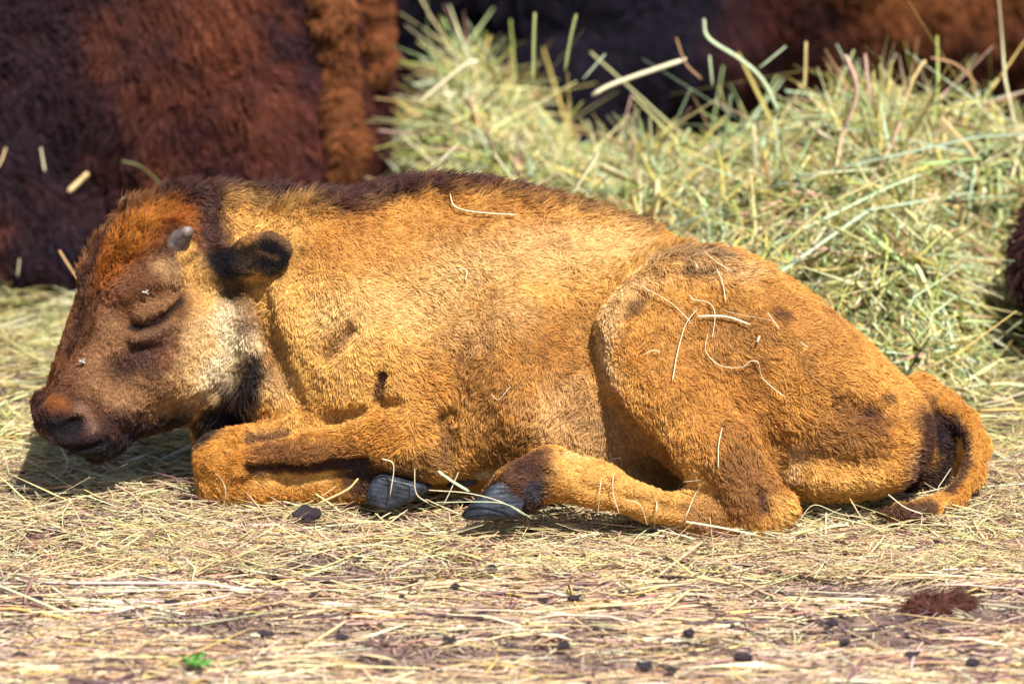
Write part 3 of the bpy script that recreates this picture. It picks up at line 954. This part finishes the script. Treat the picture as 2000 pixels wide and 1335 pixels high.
# ------------------------------------------------------------------ hay pile
def pile_h(x, y):
    def G(cx, cy, sx, sy, a):
        return a * np.exp(-(((x - cx) / sx) ** 2 + ((y - cy) / sy) ** 2))
    h = G(.42, 1.15, .52, .48, .20) + G(.64, 1.20, .28, .40, .085) + G(-.10, 1.75, .17, .45, .30) + G(.88, 1.10, .40, .5, .12) + G(.35, .62, .6, .28, .06)
    h = h * sstep(-.32, -.05, x) * (1 - sstep(.66, .82, x) * sstep(1.15, .85, y))
    p = np.stack([x, y, np.zeros_like(x)], -1).reshape(-1, 3)
    n = (.09 * (vnoise(p / .22, 101) - .5) + .05 * (vnoise(p / .09, 102) - .5) + .03 * (vnoise(p / .04, 103) - .5)).reshape(x.shape)
    return h + n * sstep(0.02, .15, h) - .02
hay = empty('hay_pile', (.45, 1.25, 0))
tag(hay, 'tall loose heap of pale green and yellow hay behind the calf', 'hay pile')
px_, py_ = np.linspace(-.75, 1.75, 170), np.linspace(.3, 2.9, 170)
X, Y_ = np.meshgrid(px_, py_, indexing='ij')
idx = np.arange(X.size).reshape(X.shape)
HQ = np.stack([idx[:-1, :-1], idx[1:, :-1], idx[1:, 1:], idx[:-1, 1:]], -1).reshape(-1, 4)
Zp = pile_h(X, Y_)
edge = np.minimum.reduce([X - px_[0], px_[-1] - X, Y_ - py_[0], py_[-1] - Y_])
Zp = Zp - .04 * (1 - sstep(0, .1, edge))
link('mound', mesh_np('mound', np.stack([X, Y_, Zp], -1).reshape(-1, 3), HQ), M_MOUND, hay)

def pile_stalks(n, seed, lmean, wmean, up, hi, cols, k=5, el=.3):
    g = np.random.default_rng(seed)
    x, y = g.uniform(-.7, 1.5, n * 3), g.uniform(.25, 2.2, n * 3)
    h = pile_h(x, y)
    e = .03
    slope_y = (pile_h(x, y + e) - h) / e
    wgt = sstep(.0, .1, h) * np.where(slope_y > -.4, 1, .25)
    sel = g.random(n * 3) < wgt
    x, y, h = x[sel][:n], y[sel][:n], h[sel][:n]
    n = len(x)
    az = g.uniform(0, 2 * math.pi, n)
    ev = g.normal(up, el, n)
    sx = (pile_h(x + e, y) - h) / e
    sy = (pile_h(x, y + e) - h) / e
    ev = ev + np.arctan(np.clip(sx * np.cos(az) + sy * np.sin(az), -1, 1)) * .8
    L = lmean * g.lognormal(0, .5, n)
    P = loose_stalks(g, np.stack([x, y, h + g.uniform(0, hi, n)], 1), az, ev, L, g.normal(0, [.8, .5], (n, 2)), k)
    P[:, :, 2] = np.maximum(P[:, :, 2], .002)
    return P, wmean * g.lognormal(0, .4, n), palette(g, n, cols)
PILEC = [(.80, .72, .34, 3), (.88, .82, .50, 2.2), (.52, .64, .28, 2.2), (.60, .76, .50, 1.6), (.74, .60, .18, 1.8), (.42, .46, .12, 1.8), (.62, .40, .20, 1.2), (.24, .20, .06, 1.6), (.70, .44, .34, .6)]
a1 = pile_stalks(24000, 41, .13, .0018, .0, .02, PILEC)
a2 = pile_stalks(5000, 42, .15, .0026, .15, .035, PILEC, el=.4)
for a in (a1, a2):
    o = link('stalks', stalk_mesh('stalks', *a, flat=.35, seed=5), M_STRAW, hay)
    tag(o, kind='stuff')

# ------------------------------------------------------------------ grown bison lying around
W_DARK, W_NAVY, W_RUST, W_RED, W_TAN = (.028, .013, .018), (.012, .009, .019), (.135, .040, .019), (.078, .023, .019), (.27, .095, .035)
def grown_bison(x0, dr, cy, label, tint, extra, seed, n_fur, see):
    """lying bison; s runs from the rump at x0 towards the head"""
    X = lambda s: x0 + dr * s
    f = Field((min(X(-.35), X(3.2)), cy - .75, -.06), (max(X(-.35), X(3.2)), cy + .75, 1.5), .018)
    stn = [(0, .62, .06, .16), (.04, .76, .0, .27), (.12, .88, .0, .36), (.35, .97, 0, .42), (.8, 1.02, 0, .46), (1.3, 1.1, 0, .46), (1.7, 1.3, 0, .42), (2.0, 1.36, 0, .36), (2.3, 1.2, .05, .28), (2.55, 1.0, .25, .2)]
    stn = sorted((X(s), t, b, w) for s, t, b, w in stn)
    sweep(f, stn, cy, .08, 2.5, .1)
    P = lambda s, y, z: np.array([X(s), cy + y, z])
    f.ell(P(2.62, 0, .78), (.24, .2, .26), k=.12)                                     # head
    f.chain([(P(2.70, 0, .70), .17), (P(2.92, 0, .34), .11), (P(2.98, 0, .26), .09)], k=.08)
    f.chain([(P(2.62, 0, .55), .10), (P(2.66, 0, .22), .05)], k=.08)                    # beard
    for s in (-1, 1):
        f.chain([(P(2.5, s * .2, .98), .05), (P(2.5, s * .34, 1.0), .04), (P(2.52, s * .38, 1.12), .018)], k=.02)   # horns
        f.ell(P(.55, s * .32, .34), (.42, .16, .30), frame((1, 0, .3 * dr), (0, 0, 1)), k=.1)         # thigh
        f.chain([(P(.75, s * .42, .25), .12), (P(.55, s * .52, .08), .07), (P(1.0, s * .56, .06), .05), (P(1.15, s * .56, .04), .05)], k=.05)
        f.ell(P(1.85, s * .3, .5), (.3, .14, .42), k=.1)                               # shoulder
        f.chain([(P(1.75, s * .38, .2), .1), (P(2.2, s * .36, .1), .07), (P(2.2, s * .38, .05), .05), (P(1.9, s * .42, .05), .045)], k=.05)
    f.chain([(P(.04, 0, .70), .05), (P(.01, .03, .45), .03), (P(.02, .04, .2), .03)], k=.03)
    extra(f, P)
    V, Q = f.mesh(2)
    V = V + (vec_noise(V / .09, seed) * .012 + vec_noise(V / .035, seed + 9) * .006)
    N, _ = vert_normals(V, Q)
    root = empty('grown_bison', (X(1.3), cy, 0))
    tag(root, label, 'bison')
    C = tint(V)
    b = link('body', mesh_np('body', V, Q, C * .7), M_SKIN, root)
    w = (.06 + .94 * sstep(-.3, 0, N @ VIEW)) * see(V)
    n = len(V)
    L = .022 + .016 * vnoise(V / .12, seed)
    fl = np.tile(np.array([-dr * .25, 0, -1.0]), (n, 1))
    make_fur('fur', b, M_WOOL, V, Q, N, n_fur, w, C, L, fl, np.full(n, .55), .0010, .5, .022, .45, .35, 5, seed)
    bpy.context.view_layer.update()
    return root, b

def mixc(c, m, col):
    return lerp(c, np.array(col), m[:, None])

def tint1(P):
    n = vnoise(P / .10, 5) * .6 + vnoise(P / .035, 6) * .4
    c = lerp(np.array(W_DARK), np.array(W_RED), sstep(-.82, -.42, P[:, 0] + (n - .5) * .35)[:, None])
    c = mixc(c, sstep(-.72, -.55, P[:, 0]) * sstep(-.30, -.45, P[:, 0]) * sstep(.22, .46, P[:, 2] + (n - .5) * .3) * .8, W_RUST)
    c = mixc(c, sstep(.55, .8, n) * .5, W_RUST)
    return mixc(c, (1 - sstep(.25, .42, n)) * .7, W_NAVY)
def extra1(f, P):
    f.chain([(P(.75, -.5, .55), .02), (P(.78, -.52, .1), .03)], k=.08, cut=True)
    f.ell(P(.20, -.18, .20), (.20, .30, .26), k=.06)
BI1X = A(742, 300, 1.75)[0]
bison1, b1 = grown_bison(BI1X, -1, 1.80, 'shaggy dark brown bison lying behind the head of the calf, shedding wool clumps', tint1, extra1, 201, 70000,
                     lambda P: sstep(.95, .75, P[:, 2]) * sstep(-1.6, -1.3, P[:, 0]) + .05)
# hanging clumps of shed wool on its flank
def wool_strip(pts, radii, seed):
    q = []
    for (a, b), r in zip(pts, radii):
        d = ray(a, b)
        inv = b1.matrix_world.inverted()
        ok, loc, nor, _ = b1.ray_cast(inv @ Vector(CAM), inv.to_3x3() @ Vector(d))
        if ok:
            q.append((np.array(b1.matrix_world @ loc) + np.array(nor) * r * .6, r))
    pp = np.array([x for x, _ in q])
    f = Field(pp.min(0) - .12, pp.max(0) + .12, .008)
    f.chain(q, k=.02)
    g = np.random.default_rng(seed)
    for x, r in q:
        for _ in range(3):
            f.ell(x + g.normal(0, r * .5, 3), g.uniform(.45, .8, 3) * r, k=.012)
    V, Q = f.mesh(2)
    V = V + vec_noise(V / .02, seed) * .006
    N, _ = vert_normals(V, Q)
    n = vnoise(V / .02, seed)
    C = lerp(np.array(W_TAN) * .42, np.array(W_TAN) * .85, sstep(.2, .75, n)[:, None])
    o = link('wool_clump', mesh_np('wool_clump', V, Q, C * .8), M_SKIN, bison1)
    make_fur('fur', o, M_WOOL, V, Q, N, 9000, np.ones(len(V)), C, np.full(len(V), .016), np.tile(np.array([.2, 0, -1.0]), (len(V), 1)), np.full(len(V), .7), .0009, .6, .014, .6, .3, 5, seed)
wool_strip([(628, -30), (632, 40), (640, 110), (652, 170), (650, 230), (662, 290), (655, 340)], [.036, .032, .028, .024, .027, .029, .022], 301)
wool_strip([(715, -30), (718, 30), (724, 90), (730, 140)], [.026, .023, .021, .018], 302)

def tint2(P):
    n = vnoise(P / .12, 15) * .6 + vnoise(P / .04, 16) * .4
    c = lerp(np.array(W_NAVY), np.array(W_RED), sstep(.36, .50, P[:, 0] + (n - .5) * .15)[:, None])
    m = sstep(.50, .68, P[:, 0]) * sstep(1.08, .95, P[:, 0])
    c = mixc(c, m * sstep(.12, .36, P[:, 2] + (n - .5) * .12), W_TAN)  # sunlit part of the upper flank put into the wool colour
    c = mixc(c, sstep(1.05, 1.15, P[:, 0]) * .8, W_DARK)
    return mixc(c, (1 - sstep(.2, .42, n)) * .6, W_NAVY)
def extra2(f, P):
    pass
bison2, b2 = grown_bison(2.1, -1, 2.75, 'black and brown bison lying on the far side of the hay pile', tint2, extra2, 211, 50000,
                     lambda P: sstep(.75, .55, P[:, 2]) * sstep(-.7, -.5, P[:, 0]) * sstep(1.7, 1.5, P[:, 0]) + .05)
def extra3(f, P):
    f.ell(P(.02, -.28, .19), (.25, .18, .19), k=.06)
def tint3(P):
    n = vnoise(P / .08, 25)
    return lerp(np.array(W_DARK), np.array(W_RED), (n * .6)[:, None])
bison3, b3 = grown_bison(A(1992, 480, .85)[0] + .21, 1, 1.05, 'dark brown bison lying beside the hay pile with only its rump showing', tint3, extra3, 221, 12000,
                     lambda P: sstep(1.5, 1.3, P[:, 0]) * sstep(.8, .6, P[:, 2]) + .02)

# ------------------------------------------------------------------ single stalks one can pick out
def single(name, pts, w, col, label, cat, group, sub=6):
    """one stalk through 3-D points"""
    q = np.array(pts)
    t = np.linspace(0, len(q) - 1, (len(q) - 1) * sub + 1)
    # Catmull-Rom
    pad = np.vstack([2 * q[0] - q[1], q, 2 * q[-1] - q[-2]])
    i = np.minimum(t.astype(int), len(q) - 2)
    f = (t - i)[:, None]
    p0, p1, p2, p3 = pad[i], pad[i + 1], pad[i + 2], pad[i + 3]
    c = .5 * (2 * p1 + (p2 - p0) * f + (2 * p0 - 5 * p1 + 4 * p2 - p3) * f ** 2 + (3 * p1 - p0 - 3 * p2 + p3) * f ** 3)
    me = stalk_mesh(name, c[None], np.array([w]), np.array([col]), .4, len(pts))
    o = link(name, me, M_STRAW)
    tag(o, label, cat, group)
    return o
S_PALE, S_GOLD, S_GREEN, S_PINK, S_OLIVE, S_BROWN = (.88, .78, .52), (.78, .58, .28), (.62, .72, .46), (.70, .46, .36), (.46, .50, .20), (.45, .26, .13)
ON = 'straws lying on the calf'
COAT_STALKS = [
    ([(1239, 557), (1281, 574), (1314, 599), (1351, 634)], .9, 'thin pale straw slanting over the front of the calf\'s thigh'),
    ([(1360, 608), (1339, 634), (1323, 683), (1313, 743)], 1.3, 'long upright pale straw on the calf\'s thigh'),
    ([(1361, 621), (1416, 623), (1463, 637)], 1.8, 'thick short pale straw lying level across the thigh'),
    ([(1344, 582), (1353, 591), (1382, 598), (1393, 620), (1389, 662)], .7, 'fine kinked straw under the hip of the calf'),
    ([(1413, 613), (1453, 621), (1495, 627), (1516, 634)], .7, 'fine level straw on the upper thigh near the dark rump spot'),
    ([(1496, 615), (1508, 630), (1520, 647)], .7, 'short fine straw beside the dark rump spot'),
    ([(1381, 653), (1375, 680), (1383, 699), (1406, 714), (1444, 715), (1462, 703), (1478, 706), (1485, 732), (1510, 755), (1532, 771)], .8, 'long wavy straw curling over the middle of the thigh'),
    ([(1374, 501), (1400, 518), (1427, 537)], .7, 'fine straw lying across the hip bone'),
    ([(1402, 534), (1410, 562), (1415, 597)], .9, 'short upright straw below the hip bone'),
    ([(1481, 657), (1475, 669)], 2.0, 'tiny pale chaff flake on the thigh'),
    ([(1559, 669), (1566, 675), (1574, 680)], .7, 'tiny fine straw on the rump'),
    ([(1267, 692), (1281, 687), (1291, 692)], .7, 'tiny bent straw on the front of the thigh'),
    ([(1353, 516), (1360, 531)], .8, 'tiny straw stuck in the dark spot on the hip'),
    ([(878, 388), (886, 410), (910, 419), (950, 424), (1010, 428)], 1.1, 'bent pale straw on the shoulder hump of the calf'),
    ([(895, 528), (912, 530), (910, 552)], .9, 'small hooked straw on the calf\'s ribs'),
    ([(1164, 1030), (1168, 990), (1171, 939), (1182, 898), (1195, 888), (1211, 888), (1206, 909), (1193, 932), (1197, 957), (1211, 990)], 1.2, 'long looped straw hanging over the hind shin'),
    ([(1224, 975), (1252, 983), (1267, 1013)], .8, 'bent straw on the hind shin beside the looped straw'),
    ([(1276, 948), (1282, 976), (1279, 1020)], 1.0, 'upright straw on the hind shin near the hock'),
    ([(1382, 932), (1360, 968), (1341, 1013)], 1.1, 'slanting straw leaning over the hock'),
    ([(1407, 838), (1402, 872), (1403, 911)], 1.0, 'upright straw on the lower thigh above the hock'),
    ([(1343, 931), (1374, 929)], .9, 'short level straw above the hind shin'),
    ([(1241, 928), (1270, 935), (1330, 950)], .9, 'thin straw lying along the top of the hind shin'),
    ([(967, 767), (980, 777), (1000, 752)], .6, 'tiny curled straw on the belly of the calf'),
    ([(423, 916), (436, 932), (440, 958), (434, 984)], 1.2, 'bent pale straw on the folded knee of the calf'),
]
for pts, w, lab in COAT_STALKS:
    q = [on_body(a, b, .011) for a, b in pts]
    q = [x for x in q if x is not None]
    if len(q) >= 2:
        single('straw_stalk', q, w * .0010, S_PALE, lab, 'straw', ON)
FEET = [
    ([(746, 895), (769, 908), (762, 969)], -.23, 1.0, S_PALE, 'upright pale straw in front of the folded fore hoof'),
    ([(810, 914), (813, 962), (837, 982)], -.23, 1.0, S_PALE, 'bent straw leaning on the fore hoof tip'),
    ([(856, 919), (885, 940), (917, 959)], -.30, 2.6, S_GREEN, 'thick pale green stem lying between the two hooves'),
    ([(896, 921), (880, 958), (867, 984)], -.30, .9, S_PALE, 'thin straw crossing the thick green stem'),
    ([(700, 934), (678, 956), (619, 984)], -.24, 1.8, S_GOLD, 'golden straw propped on the folded shin'),
    ([(656, 949), (626, 969)], -.24, 1.6, S_GOLD, 'short golden straw beside the dark clump at the knee'),
    ([(837, 956), (915, 962), (982, 980), (1026, 1006)], -.345, 1.5, S_PALE, 'long curved straw over the hind hoof'),
    ([(852, 980), (952, 979), (996, 986), (1040, 1012)], -.35, 1.6, S_GREEN, 'pale green straw lying across the hind hoof'),
    ([(1614, 1000), (1612, 1052)], -.36, 1.5, S_PALE, 'short upright straw by the shadow under the rump'),
    ([(1560, 1016), (1590, 985), (1640, 1002), (1700, 1012)], -.33, 1.2, S_PALE, 'kinked straw in the shadow under the rump'),
    ([(1735, 965), (1768, 990), (1802, 1003)], -.25, 1.0, S_PALE, 'fine straw leaning on the tail tip'),
    ([(1660, 973), (1690, 1018), (1730, 1040)], -.33, 1.2, S_GOLD, 'slanting golden straw before the tail tip'),
    ([(1340, 1018), (1400, 1028), (1480, 1044)], -.385, 1.6, S_PALE, 'long straw lying along the foot of the hock'),
]
for pts, Y, w, col, lab in FEET:
    single('straw_stalk', [A(a, b, Y) for a, b in pts], w * .0011, col, lab, 'straw', 'straws around the feet of the calf')
PILE = [([(1045, 25), (1043, 90), (1042, 165)], 1.15, 3.0, S_OLIVE), ([(1126, 28), (1114, 80), (1104, 140)], 1.15, 2.6, S_OLIVE),
        ([(1374, 37), (1383, 74), (1445, 115), (1488, 155), (1520, 217)], 1.1, 3.0, S_GREEN), ([(1535, 90), (1482, 133)], 1.1, 2.4, S_GREEN),
        ([(1575, 81), (1574, 130), (1572, 180)], 1.05, 3.0, S_GOLD), ([(1340, 115), (1206, 161), (1157, 186)], 1.1, 3.6, S_PALE),
        ([(1651, 108), (1671, 161), (1668, 205), (1643, 273), (1637, 366)], 1.0, 3.6, S_PINK), ([(1690, 105), (1702, 210)], 1.05, 3.4, S_PINK),
        ([(1808, 118), (1783, 161), (1764, 229)], 1.0, 3.6, S_GOLD), ([(1817, 112), (1870, 127), (1913, 170)], 1.1, 2.4, S_BROWN),
        ([(1839, 229), (1901, 298), (1913, 353)], .95, 3.4, S_GOLD), ([(1386, 108), (1392, 167)], 1.1, 2.0, S_GREEN),
        ([(1321, 74), (1340, 124), (1371, 155)], 1.1, 2.2, S_BROWN), ([(1473, 242), (1476, 347)], 1.0, 2.8, S_PALE),
        ([(1513, 229), (1520, 316), (1498, 347)], 1.0, 3.2, S_GREEN), ([(1169, 298), (1113, 384)], .85, 3.4, S_PALE),
        ([(1572, 366), (1628, 422), (1659, 459)], .85, 3.2, S_PALE), ([(1777, 285), (1746, 366)], .95, 3.2, S_GOLD),
        ([(1182, 105), (1138, 155)], 1.15, 2.2, S_GREEN), ([(1727, 422), (1678, 459), (1640, 480)], .8, 3.2, S_PALE),
        ([(895, 280), (850, 320)], 1.0, 3.0, S_PALE), ([(820, 200), (905, 130), (935, 118)], 1.3, 3.0, S_PALE)]
for pts, Y, w, col in PILE:
    q = [A(a, b, Y) for a, b in pts]
    o = single('stem', q, w * .0012, col, None, None, None)
    o.parent = hay
    o.matrix_parent_inverse = hay.matrix_world.inverted()
def on_bison(o, px, py, lift):
    inv = o.matrix_world.inverted()
    ok, loc, nor, _ = o.ray_cast(inv @ Vector(CAM), inv.to_3x3() @ Vector(ray(px, py)))
    return None if not ok else np.array(o.matrix_world @ loc) - ray(px, py) * lift
for pts, w, col, lab in [([(80, 288), (84, 312), (88, 335)], 2.4, S_PALE, 'short pale straw caught upright in the dark bison\'s wool'),
                         ([(172, 338), (155, 355), (134, 374)], 6.0, S_GOLD, 'wide golden chaff leaf caught in the dark bison\'s wool'),
                         ([(238, 314), (270, 322), (298, 342), (314, 360)], 2.2, S_OLIVE, 'long curved straw on the dark bison above the calf\'s poll'),
                         ([(12, 288), (4, 312), (-6, 330)], 2.2, S_GOLD, 'curved golden straw lying in the wool of the dark bison'),
                         ([(38, 505), (34, 540), (46, 580)], 1.8, S_PALE, 'thin bent straw at the foot of the dark bison')]:
    q = [on_bison(b1, a, b, .045) for a, b in pts]
    q = [x for x in q if x is not None]
    if len(q) > 1:
        single('straw_stalk', q, w * .0008, col, lab, 'straw', 'straws caught in the dark bison\'s wool')
single('straw_stalk', [A(116, 488, .6), A(136, 520, .58), A(158, 552, .55)], .0035, S_BROWN, 'stiff brown stick poking up behind the calf\'s nose', 'straw', None)

# ------------------------------------------------------------------ small things on the ground
def on_ground(px, py):
    d = ray(px, py)
    return CAM + d * (-CAM[2] / d[2])
clod_meshes = []
for k in range(5):
    f = Field((-1.4, -1.4, -1.2), (1.4, 1.4, 1.2), .09)
    gg = np.random.default_rng(400 + k)
    f.ell((0, 0, 0), (.9, .75, .55), k=.3)
    for _ in range(5):
        f.ell(gg.normal(0, .4, 3) * (1, 1, .5), gg.uniform(.25, .55, 3), k=.2)
    V, Q = f.mesh(1)
    V = V + vec_noise(V / .5, 400 + k) * .12 + vec_noise(V / .2, 410 + k) * .05
    clod_meshes.append(mesh_np('dung_clod', V, Q))
    clod_meshes[-1].materials.append(M_CLOD)
CLODS = [(575, 1113, 20), (485, 1115, 24), (200, 1117, 15), (890, 1148, 13), (615, 1167, 18), (72, 1172, 17), (385, 1184, 11), (335, 1184, 22), (250, 1212, 12), (738, 1048, 20),
         (520, 1246, 24), (670, 1250, 17), (785, 1166, 9), (130, 1024, 19), (1062, 1174, 13), (1120, 1172, 17), (1625, 1222, 19), (1840, 1132, 13), (960, 1116, 16), (880, 1252, 16),
         (590, 1196, 13), (40, 1290, 24), (760, 1308, 22), (1310, 1312, 14), (1780, 1284, 20), (1650, 1258, 16), (1450, 1288, 22), (1900, 1298, 20), (330, 1312, 20), (1260, 1304, 20),
         (940, 1202, 14), (1000, 1205, 10), (250, 1060, 10), (560, 1160, 10), (1500, 1060, 9), (1215, 1160, 10), (1345, 1240, 18), (1100, 1265, 16), (700, 1092, 9), (1830, 1060, 10)]
for i, (a, b, r) in enumerate(CLODS):
    p = on_ground(a, b)
    o = bpy.data.objects.new('dung_clod', clod_meshes[i % 5])
    COL.objects.link(o)
    s = r * .00060
    o.scale = (s, s * 1.1, s * random.uniform(.5, .8))
    o.location = p + np.array([0, 0, s * .40])
    o.rotation_euler = (0, 0, random.uniform(0, 6.28))
    if r >= 18:
        tag(o, 'larger dark dung clod lying among the trodden straw in the open', 'dung clod', 'larger dung clods in the trodden straw')
    else:
        tag(o, 'small dark dung crumb lying among the trodden straw in the open', 'dung clod', 'small dung crumbs in the trodden straw')
o = bpy.data.objects.new('dung_clod', clod_meshes[2])
COL.objects.link(o)
o.scale, o.location = (.026, .022, .016), A(600, 1003, -.25)
tag(o, 'dark clump lying against the folded knee of the calf', 'dung clod')

# tuft of shed brown wool
p = on_ground(1822, 1192)
f = Field(p - .1, p + .1, .005)
f.ell(p + np.array([0, 0, .006]), (.042, .04, .006), k=.01)
f.ell(p + np.array([.03, 0, .010]), (.024, .03, .006), k=.01)
V, Q = f.mesh(2)
N, _ = vert_normals(V, Q)
tuft = link('wool_tuft', mesh_np('wool_tuft', V, Q, np.tile(np.array([(.11, .045, .03)]), (len(V), 1))), M_SKIN)
tag(tuft, 'tuft of shed reddish brown wool lying on the trodden straw', 'wool tuft')
make_fur('fur', tuft, M_WOOL, V, Q, N, 5000, np.ones(len(V)), np.tile(np.array([(.11, .042, .03)]), (len(V), 1)), np.full(len(V), .018), np.tile(np.array([1.0, .2, -.1]), (len(V), 1)), np.full(len(V), .35), .0006, .7, .012, .7, .45, 5, 77)

# small green sprig in the straw
p = on_ground(384, 1322)
sprig = empty('green_sprig', p)
tag(sprig, 'small bright green sprig growing out of the trodden straw', 'sprig')
for k in range(11):
    a = k * 2.4
    r, h = .018 * (k / 11) ** .5, .020 + .010 * random.random()
    c = p + np.array([r * math.cos(a), r * math.sin(a) * 1.6, h])
    u = np.array([math.cos(a), math.sin(a), .25]); v = np.array([-math.sin(a), math.cos(a), .1])
    V = np.array([c - u * .013, c - v * .007 + (0, 0, .002), c + u * .014, c + v * .007 + (0, 0, .002), c + (0, 0, .0035), c - (0, 0, .002)])
    Q = np.array([(0, 1, 4), (1, 2, 4), (2, 3, 4), (3, 0, 4), (1, 0, 5), (2, 1, 5), (3, 2, 5), (0, 3, 5)])
    link('leaf', mesh_np('leaf', V, Q), M_LEAF, sprig)
